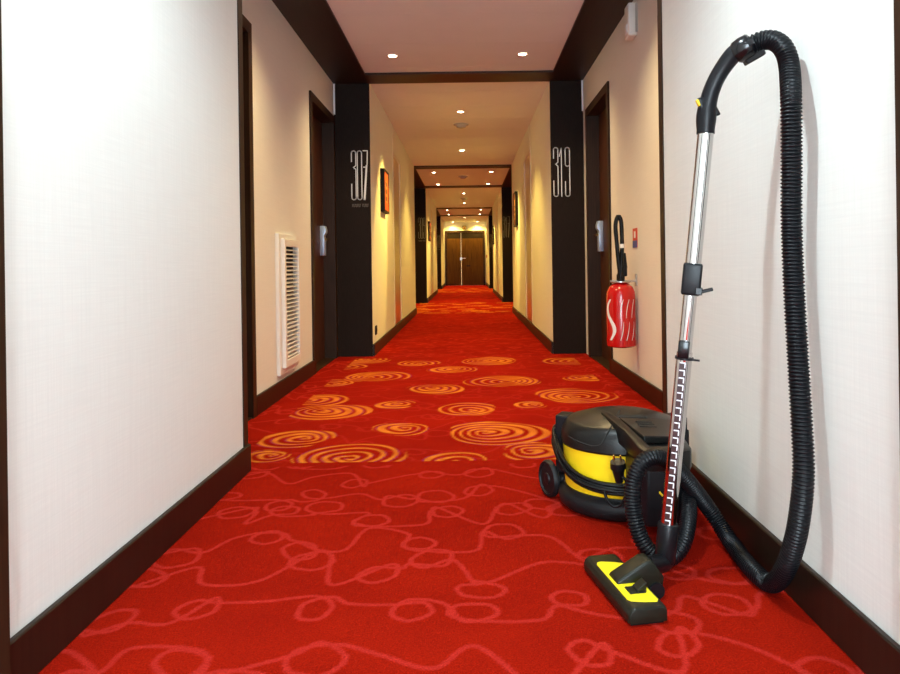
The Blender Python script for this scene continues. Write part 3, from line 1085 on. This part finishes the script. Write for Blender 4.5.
# drum
MB().lathe([(0.150, 0.068), (0.178, 0.068), (0.180, 0.072), (0.1865, 0.206), (0.150, 0.206)], 64, c=C0).build('drum', 'vac_yellow', vac, smooth=0.7)
# lid
lid = MB().lathe([(0.150, 0.200), (0.190, 0.200), (0.1925, 0.206), (0.1915, 0.214), (0.190, 0.232), (0.186, 0.248), (0.179, 0.261), (0.170, 0.271), (0.164, 0.2745), (0.110, 0.291), (0.060, 0.301), (0.002, 0.305)], 64, c=C0).build('lid', 'lid_plastic', vac, smooth=0.42)
def ztop(r):
    pr = [(0.0, 0.305), (0.06, 0.301), (0.11, 0.291), (0.164, 0.2745), (0.170, 0.271), (0.179, 0.261), (0.186, 0.248), (0.190, 0.232), (0.1915, 0.214), (0.1925, 0.206)]
    for (r0, z0_), (r1, z1_) in zip(pr[:-1], pr[1:]):
        if r0 <= r <= r1:
            return z0_ + (z1_ - z0_) * (r - r0) / (r1 - r0)
    return 0.206
# seam of the lid: fine dark line from the centre down the left front
def lidpt(a, r, up=0.0006):
    return Vector((CX + (r + up) * math.cos(a), CY + (r + up) * math.sin(a), ztop(r) + up))
sa = math.radians(247)
seam = [lidpt(sa + 0.5 * (0.16 - r) * 1.2, r) for r in (0.03, 0.06, 0.09, 0.12, 0.15, 0.16)] + [lidpt(sa - 0.02, 0.173), lidpt(sa - 0.06, 0.183), lidpt(sa - 0.10, 0.189), lidpt(sa - 0.16, 0.1905), lidpt(sa - 0.3, 0.1908), lidpt(sa - 0.5, 0.1905), lidpt(sa - 0.8, 0.1900)]
sp, L = smooth_path(seam, 60)
MB().tube(sp, 0.0022, 6).build('seam', 'grille_dark', lid)
# nose: front housing that carries the hose port and handle
mb = MB()
nx0, nx1, ny0, ny1 = 0.455, 0.605, 1.99, 2.22
mb.prism([(nx0 + 0.005, 2.26), (nx0 + 0.005, ny0 + 0.03), (nx0 + 0.03, ny0), (nx1 - 0.03, ny0), (nx1, ny0 + 0.03), (nx1, 2.26)], lambda u, v, d: (u, v, d), 0.045, 0.252)
nose = mb.build('front_housing', 'black_plastic', vac, bevel=0.008, bseg=3, smooth=0.5)
# handle frame: two side rails and a rounded front bar over the lid
hx0, hx1 = nx0 - 0.012, nx1 + 0.010
def rail(pts, w, h):
    mb_ = MB()
    for a_, b_ in zip(pts[:-1], pts[1:]):
        a_, b_ = Vector(a_), Vector(b_)
        d = (b_ - a_)
        mb_.obox((a_ + b_) / 2, d, Vector((0, 0, 1)).cross(d), Vector((0, 0, 1)), d.length + 0.006, w, h)
    return mb_
hz_ = 0.283
mb = MB()
fy = 1.968
outline = [(0.414, 2.285), (0.448, 2.10), (0.458, 1.965), (0.464, 1.945), (0.482, 1.932), (0.570, 1.932), (0.588, 1.940), (0.597, 1.960), (0.602, 2.06), (0.580, 2.06), (0.574, 1.978), (0.490, 1.978), (0.484, 2.03), (0.456, 2.215), (0.436, 2.285)]
def hztop(y):
    return 0.264 + 0.035 * min(1, max(0, (y - 1.95) / 0.29))
n = len(outline)
vs_ = [(u, v, hztop(v) - 0.050) for u, v in outline] + [(u, v, hztop(v) + 0.004) for u, v in outline]
MB().add(vs_, [tuple(range(n))[::-1], tuple(range(n, 2 * n))] + [(i, (i + 1) % n, n + (i + 1) % n, n + i) for i in range(n)]).build('carry_handle', 'lid_plastic', vac, bevel=0.004, smooth=0.5)
# recessed panel with vent slots beside the handle
pz = [(0.459, 2.225), (0.487, 2.035), (0.604, 2.050), (0.622, 2.232)]
n = 4
pv = [(u, v, 0.262) for u, v in pz] + [(u, v, (0.298 if u < 0.5 else 0.287) if v > 2.2 else (0.285 if u < 0.5 else 0.278)) for u, v in pz]
pan = MB().add(pv, [(3, 2, 1, 0), (4, 5, 6, 7)] + [(i, (i + 1) % 4, 4 + (i + 1) % 4, 4 + i) for i in range(4)]).build('vent_panel', 'lid_plastic', lid, bevel=0.003)
MB().add([(0.455, 2.229, 0.2975), (0.545, 2.236, 0.2945), (0.545, 2.250, 0.2965), (0.458, 2.252, 0.3000), (0.455, 2.229, 0.285), (0.545, 2.236, 0.285), (0.545, 2.250, 0.285), (0.458, 2.252, 0.285)], [(0, 1, 2, 3), (7, 6, 5, 4), (0, 4, 5, 1), (1, 5, 6, 2), (2, 6, 7, 3), (3, 7, 4, 0)]).build('grip_recess', 'grille_dark', lid)
for i in range(3):
    y = 2.185 - i * 0.026
    zz = 0.2815 + (0.2935 - 0.2815) * (y - 2.04) / 0.185 + 0.0005
    MB().obox((0.524, y, zz), (1, 0.05, -0.09), (0, 1, 0.07), (0.09, -0.07, 1), 0.050, 0.006, 0.004).build('vent_slot', 'grille_dark', lid)
# dark mouth below the front bar
MB().box(0.492, 0.572, 1.995, 2.08, 0.20, 0.2545).build('handle_gap', 'grille_dark', nose)
# hose port
port = P(687, 489, 2.03)
MB().tube([port + Vector((0, 0.06, 0.012)), port, port + Vector((0, -0.03, -0.012))], [0.032, 0.032, 0.030], 20).build('hose_port', 'black_plastic', vac, smooth=0.6)
# cable hooks at the flanks
for ang, zt_ in ((math.radians(156), 0.282), (math.radians(10), 0.270)):
    d = Vector((math.cos(ang), math.sin(ang), 0))
    t_ = Vector((-d.y, d.x, 0))
    mb = MB().obox(Vector((CX, CY, 0.182)) + d * 0.186, d, t_, (0, 0, 1), 0.044, 0.075, 0.185)
    mb.obox(Vector((CX, CY, 0.20)) + d * 0.212, d, t_, (0, 0, 1), 0.014, 0.055, 0.06)
    mb.build('cable_hook', 'black_plastic', vac, bevel=0.004)
# wheels
for wx, wy, dn in ((0.264, 2.412, Vector((-0.93, -0.37, 0))), (0.640, 2.495, Vector((0.93, 0.37, 0)))):
    dn = dn.normalized()
    wr = 0.060
    wc = Vector((wx, wy, wr))
    rot = dn.to_track_quat('Z', 'Y').to_matrix().to_4x4()
    def wl(prof, name, mat, par):
        mb_ = MB().lathe(prof, 36)
        mb_.v = [tuple(wc + (rot @ Vector(p))) for p in mb_.v]
        return mb_.build(name, mat, par, smooth=0.6)
    w_ = wl([(0.02, -0.010), (0.054, -0.010), (wr, -0.006), (wr, 0.004), (0.055, 0.012), (0.049, 0.012), (0.047, 0.007), (0.01, 0.009), (0.001, 0.010)], 'wheel', 'bumper_rubber', vac)
    wl([(0.020, 0.007), (0.017, 0.012), (0.001, 0.013)], 'hub_cap', 'black_plastic', w_)
    axle = Vector((CX, CY + 0.03, 0.06))
    inward = (Vector((axle.x, axle.y, wr)) - wc).normalized()
    MB().tube([wc - dn * 0.006, wc + inward * 0.09], [0.024, 0.034], 14).build('axle_arm', 'black_plastic', vac, smooth=0.6)
# power cable: strands wound around the drum
for k in range(8):
    pts = []
    rr = 0.193 + 0.0075 * (k % 3) + 0.002 * (k // 3)
    zf = 0.098 + 0.0085 * (k // 2) + 0.004 * math.sin(k * 2.2)
    zl = 0.185 + 0.006 * k + 0.010 * math.sin(k * 3.1)
    for i in range(50):
        t = i / 49
        a = math.radians(152 + t * 166)
        drop = math.exp(-((t) / 0.30) ** 2)
        drop2 = math.exp(-((1 - t) / 0.20) ** 2) * 0.25
        z = zf + (zl - zf) * (drop + drop2) - 0.012 * math.sin(PI * t)
        r = rr + 0.016 * math.exp(-(t / 0.12) ** 2) + 0.003 * math.sin(7 * t + k)
        pts.append((CX + r * math.cos(a), CY + r * math.sin(a), z))
    MB().tube(pts, 0.0052, 8).build('power_cable', 'cable_rubber', vac, smooth=1.0)
# dangling end of the cable and the plug
pl = P(618, 466, 2.085)
pts = [P(604, 491, 2.105), P(607, 499, 2.10), P(613, 506, 2.095), P(620, 505, 2.09), P(625, 497, 2.085), P(627, 485, 2.08), P(624, 478, 2.078), pl + Vector((0.003, 0, -0.03))]
path, L = smooth_path(pts, 40)
MB().tube(path, 0.0042, 8).build('cable_tail', 'cable_rubber', vac, smooth=1.0)
ax = Vector((-0.12, -0.25, 1)).normalized()
plug = MB().tube([pl - ax * 0.05, pl - ax * 0.03, pl - ax * 0.006, pl - ax * 0.005, pl + ax * 0.014], [0.011, 0.015, 0.019, 0.023, 0.021], 18).build('plug', 'black_plastic', vac, smooth=0.6)
for s in (-1, 1):
    q = pl + Vector((s * 0.0095, 0, 0))
    MB().tube([q + ax * 0.010, q + ax * 0.034], 0.0026, 8).build('plug_pin', 'brass', plug, smooth=1.0)
MB().tube([P(660, 482, 2.02), P(658, 487, 2.0), P(660, 493, 1.99), P(663, 496, 1.985)], 0.003, 8).build('cable_clip', 'vac_yellow', vac, smooth=1.0)

# hose
hp = [P(750, 46, 1.645), P(761, 41, 1.632), P(773, 40.5, 1.612), P(783, 48, 1.592), P(789, 65, 1.578), PX(791, 100, 0.692), PX(791.5, 160, 0.694), PX(791.5, 220, 0.695),
      PX(794, 290, 0.695), PX(798, 360, 0.694), PX(802, 430, 0.692), PX(803.5, 470, 0.690), PX(801, 505, 0.686), PX(795, 540, 0.682), PX(784.5, 570, 0.680),
      PZ(771, 583, 0.030), PZ(752, 569, 0.028), PZ(731, 542, 0.029), P(709, 509, 1.985), P(686, 479, 1.945), P(669, 462, 1.915), P(655, 457, 1.895),
      P(642, 463, 1.88), P(634, 480, 1.87), P(632.5, 502, 1.86), P(637, 527, 1.845), P(646, 547, 1.83), P(660, 558, 1.825), P(674, 555, 1.84), P(684, 540, 1.865), P(688.5, 515, 1.92), P(688, 498, 1.985), port]
path, L = smooth_path(hp, 10)
pitch = 0.0078
nrib = int(L / pitch)
path, L = smooth_path(hp, nrib * 4 + 1)
rad = [(0.0188, 0.0194, 0.0222, 0.0218)[i % 4] for i in range(len(path))]
MB().tube(path, rad, 18).build('hose', 'hose_plastic', vac, smooth=1.2)

# wand
wt = P(706, 131, 1.700)          # top of the chrome tube
wbm = P(668, 527, 1.755)         # where it enters the floor head socket
wd = (wt - wbm).normalized()
WL = (wt - wbm).length
def wp(y):                       # point of the wand axis seen at photo row y
    lo, hi = -0.2, 1.2
    for _ in range(40):
        mid = (lo + hi) / 2
        q = wbm.lerp(wt, mid)
        u, v = q.x / q.y * F, (H - q.z) / q.y * F
        row = VY + v - ROLL * u
        if row > y:
            lo = mid
        else:
            hi = mid
    return wbm.lerp(wt, lo)
MB().tube([wp(125), wp(280)], 0.0182, 28).build('upper_tube', 'chrome', vac, smooth=0.9)
MB().tube([wp(280), wp(364)], 0.0158, 28).build('middle_tube', 'chrome', vac, smooth=0.9)
low = MB().tube([wp(352), wp(535)], 0.0182, 28).build('lower_tube', 'chrome', vac, smooth=0.9)
view = (Vector((0, 0, H)) - wp(440)).normalized()
side = wd.cross(view).normalized()
if side.x < 0:
    side = -side
fwd = side.cross(wd).normalized()
if fwd.dot(view) < 0:
    fwd = -fwd
ra, rb = wp(362) + fwd * 0.0172 - side * 0.0015, wp(522) + fwd * 0.0172 - side * 0.0015
MB().obox((ra + rb) / 2, side, wd, fwd, 0.0165, (ra - rb).length, 0.0028).build('rack_strip', 'notch_dark', low)
nn = 22
for i in range(nn):
    y = 364 + (520 - 364) * i / (nn - 1)
    q = wp(y) + fwd * 0.0176 - side * 0.0022
    mb = MB().obox(q + wd * 0.0052, side, wd, fwd, 0.0125, 0.0026, 0.0052)
    mb.obox(q + side * 0.0055 - wd * 0.001, side, wd, fwd, 0.0026, 0.0110, 0.0052)
    mb.build('rack_tooth', 'notch_bright', low)
# sleeve clamp with lever
qa, qb = wp(263), wp(295)
cl = MB()
cl.obox((qa + qb) / 2, side, wd, fwd, 0.044, (qa - qb).length, 0.044)
cl_o = cl.build('wand_sleeve', 'black_plastic', vac, bevel=0.006, bseg=3, smooth=0.6)
ql = wp(290)
MB().obox(ql + side * 0.034 + wd * 0.002, side + wd * 0.35, wd - side * 0.35, fwd, 0.032, 0.008, 0.02).build('release_lever', 'black_plastic', cl_o, bevel=0.002)
MB().obox(ql + side * 0.018 + fwd * 0.02, side, wd, fwd, 0.016, 0.018, 0.010).build('lever_pivot', 'black_gloss', cl_o, bevel=0.002)
# slider
qa, qb = wp(340), wp(357)
sl = MB().obox((qa + qb) / 2 + fwd * 0.014 - side * 0.003, side, wd, fwd, 0.026, (qa - qb).length, 0.022).build('rack_slider', 'black_gloss', vac, bevel=0.004, smooth=0.6)
MB().tube([wp(358) - wd * 0.003, wp(358) + wd * 0.003], 0.0215, 24).build('slider_ring', 'black_plastic', sl, smooth=0.6)
MB().obox(wp(358) + side * 0.02 + fwd * 0.012, side, wd, fwd, 0.03, 0.004, 0.008).build('slider_tab', 'black_plastic', sl)
# hand grip
gp = [P(705.5, 134, 1.700), P(706, 120, 1.699), P(707.5, 106, 1.697), P(711, 92, 1.692), P(717, 78, 1.685), P(725, 65, 1.675), P(734, 54, 1.663), P(743, 49, 1.652), P(750, 46, 1.643)]
path, L = smooth_path(gp, 60)
rg = []
for i in range(60):
    t = i / 59
    r = 0.0190 + 0.0035 * math.exp(-((t - 0.16) / 0.12) ** 2) - 0.0015 * math.exp(-((t - 0.6) / 0.2) ** 2) + 0.002 * t
    if t < 0.03:
        r = 0.0205
    rg.append(r)
grip = MB().tube(path, rg, 24).build('hand_grip', 'black_plastic', vac, smooth=0.9)
gq = path[16]
MB().obox(P(702.5, 107, 1.692), (1, 0, 0.30), (0, 1, 0), (-0.30, 0, 1), 0.016, 0.018, 0.045).build('air_slider', 'black_plastic', grip, bevel=0.005, bseg=3)
MB().obox(P(698.0, 103, 1.690), (1, 0, 0.45), (0, 1, 0), (-0.45, 0, 1), 0.005, 0.012, 0.016).build('slider_button', 'vac_yellow', grip, bevel=0.0015)
MB().obox(P(715, 110, 1.694), (1, 0, 0.3), (0, 1, 0), (-0.5, 0, 1), 0.010, 0.018, 0.03).build('grip_stop', 'black_plastic', grip, bevel=0.003)
# swivel cuff
ca, cb = P(735, 54, 1.662), P(752, 44, 1.640)
cd = (cb - ca)
MB().tube([ca, ca + cd * 0.12, ca + cd * 0.5, ca + cd * 0.9, cb], [0.022, 0.026, 0.028, 0.027, 0.024], 24).build('hose_cuff', 'black_gloss', vac, smooth=0.7)
MB().obox(ca + cd * 0.45 + Vector((0.002, -0.031, 0.004)), cd, (0, 1, 0), cd.cross(Vector((0, 1, 0))), 0.02, 0.006, 0.014).build('cuff_button', 'black_plastic', vac, bevel=0.002)
MB().obox(ca + cd * 0.8 + Vector((0.012, 0, -0.026)), cd, (0, 1, 0), cd.cross(Vector((0, 1, 0))), 0.045, 0.02, 0.014).build('cuff_latch', 'black_plastic', vac, bevel=0.003)

# floor head
A_, B_ = PZ(583, 571, 0.0), PZ(629, 628, 0.0)
hu = (B_ - A_)
HLEN = hu.length
hu = hu.normalized()                        # along the front edge, towards the camera
hv = Vector((-hu.y, hu.x, 0))               # from the front edge to the rear
if hv.x < 0:
    hv = -hv
HO = (A_ + B_) / 2
def hw(u, v, z):
    return HO + hu * u + hv * v + Vector((0, 0, z))
L2 = HLEN / 2
HWD = 0.089
# body: cross-section low at the front, higher at the rear, rounded ends
prof = [(0.0, 0.006), (0.0, 0.024), (0.005, 0.034), (0.014, 0.040), (HWD - 0.010, 0.040), (HWD - 0.002, 0.035), (HWD, 0.028), (HWD, 0.006)]
mb = MB()
us = [(-L2, 0.88), (-L2 + 0.006, 0.97), (-L2 + 0.02, 1.0), (L2 - 0.02, 1.0), (L2 - 0.006, 0.97), (L2, 0.88)]
npf = len(prof)
vs_, fs = [], []
for u, s in us:
    for v, z in prof:
        vs_.append(hw(u, HWD / 2 + (v - HWD / 2) * (0.5 + s / 2), 0.006 + (z - 0.006) * s))
for i in range(len(us) - 1):
    for k in range(npf):
        j = (k + 1) % npf
        fs.append((i * npf + k, i * npf + j, (i + 1) * npf + j, (i + 1) * npf + k))
fs.append(tuple(range(npf)))
fs.append(tuple((len(us) - 1) * npf + k for k in range(npf)))
head = MB().add(vs_, fs).build('floor_head', 'head_black', vac, bevel=0.0025, smooth=0.45)
# sole / brush strip
MB().add([hw(u, v, z) for z in (0.0, 0.008) for v in (0.008, HWD - 0.008) for u in (-L2 + 0.008, L2 - 0.008)],
         [(0, 2, 3, 1), (4, 5, 7, 6), (0, 1, 5, 4), (2, 6, 7, 3), (0, 4, 6, 2), (1, 3, 7, 5)]).build('sole_brush', 'cable_rubber', head)
# yellow cover with slanted ends
def headz(v):
    for (v0, z0_), (v1, z1_) in zip(prof[1:-1], prof[2:]):
        if v0 <= v <= v1:
            return z0_ + (z1_ - z0_) * (v - v0) / (v1 - v0)
    return 0.04
yo = [(-0.074, HWD - 0.011), (-0.084, HWD - 0.03), (-0.094, 0.028), (-0.091, 0.017), (-0.082, 0.0135), (0.104, 0.0135), (0.114, 0.018), (0.123, 0.045), (0.127, HWD - 0.016), (0.120, HWD - 0.011)]
n = len(yo)
vs_ = [hw(u, v, headz(v) - 0.006) for u, v in yo] + [hw(u, v, headz(v) + 0.0025) for u, v in yo]
MB().add(vs_, [tuple(range(n))[::-1], tuple(range(n, 2 * n))] + [(i, (i + 1) % n, n + (i + 1) % n, n + i) for i in range(n)]).build('yellow_cover', 'head_yellow', head, bevel=0.001, bseg=1)
# pedal in its black recess
def slab(name, mat, u0, u1, v0, v1, z0_, z1_, z2_, par, bevel=0.0015):
    vs_ = [hw(u, v, z) for z in (0, 1) for v in (v0, v1) for u in (u0, u1)]
    hs = [(z0_, z1_), (z0_, z2_)]
    vs_ = [hw(u0, v0, z0_), hw(u1, v0, z0_), hw(u0, v1, z0_), hw(u1, v1, z0_), hw(u0, v0, z1_), hw(u1, v0, z1_), hw(u0, v1, z2_), hw(u1, v1, z2_)]
    MB().add(vs_, [(0, 2, 3, 1), (4, 5, 7, 6), (0, 1, 5, 4), (2, 6, 7, 3), (0, 4, 6, 2), (1, 3, 7, 5)]).build(name, mat, par, bevel=bevel, bseg=1)
slab('pedal_recess', 'head_black', 0.052, 0.088, 0.028, 0.066, 0.036, 0.0445, 0.0445, head)
slab('pedal', 'head_black', 0.056, 0.084, 0.045, 0.068, 0.040, 0.048, 0.064, head)
# swivel neck: wedge rising to the rear, roller axle behind it
nk = MB()
u0, u1 = -0.020, 0.035
vsn = []
for u, ch in ((u0, 0.0), (u0 + 0.006, 0.004), (u1 - 0.006, 0.004), (u1, 0.0)):
    vsn.append([hw(u, 0.018, 0.036), hw(u, 0.021, 0.046 + ch), hw(u, 0.090, 0.083 + ch), hw(u, 0.105, 0.084 + ch), hw(u, 0.132, 0.050), hw(u, 0.128, 0.016), hw(u, 0.085, 0.022)])
k = 7
flat = [p for row in vsn for p in row]
fs = []
for i in range(3):
    for j in range(k):
        fs.append((i * k + j, i * k + (j + 1) % k, (i + 1) * k + (j + 1) % k, (i + 1) * k + j))
fs.append(tuple(range(k)))
fs.append(tuple(3 * k + j for j in range(k)))
neck = MB().add(flat, fs).build('swivel_neck', 'head_black', vac, bevel=0.003, smooth=0.5)
MB().tube([hw(-0.030, 0.112, 0.020), hw(0.041, 0.112, 0.020)], 0.0185, 24).build('roller', 'black_plastic', neck, smooth=0.6)
# elbow and socket
e0 = hw(0.006, 0.102, 0.066)
sock_top = wp(523)
sock_bot = wp(560)
path, L = smooth_path([e0, e0.lerp(sock_bot, 0.5) + Vector((0, 0, -0.004)), sock_bot, sock_bot.lerp(sock_top, 0.5)], 24)
MB().tube(path, [0.0215 + 0.001 * (i / 23) for i in range(24)], 22).build('elbow', 'black_plastic', vac, smooth=0.8)
MB().tube([sock_bot - wd * 0.004, sock_bot, sock_top - wd * 0.003, sock_top], [0.0225, 0.0245, 0.0245, 0.0228], 26).build('wand_socket', 'black_plastic', vac, smooth=0.6)
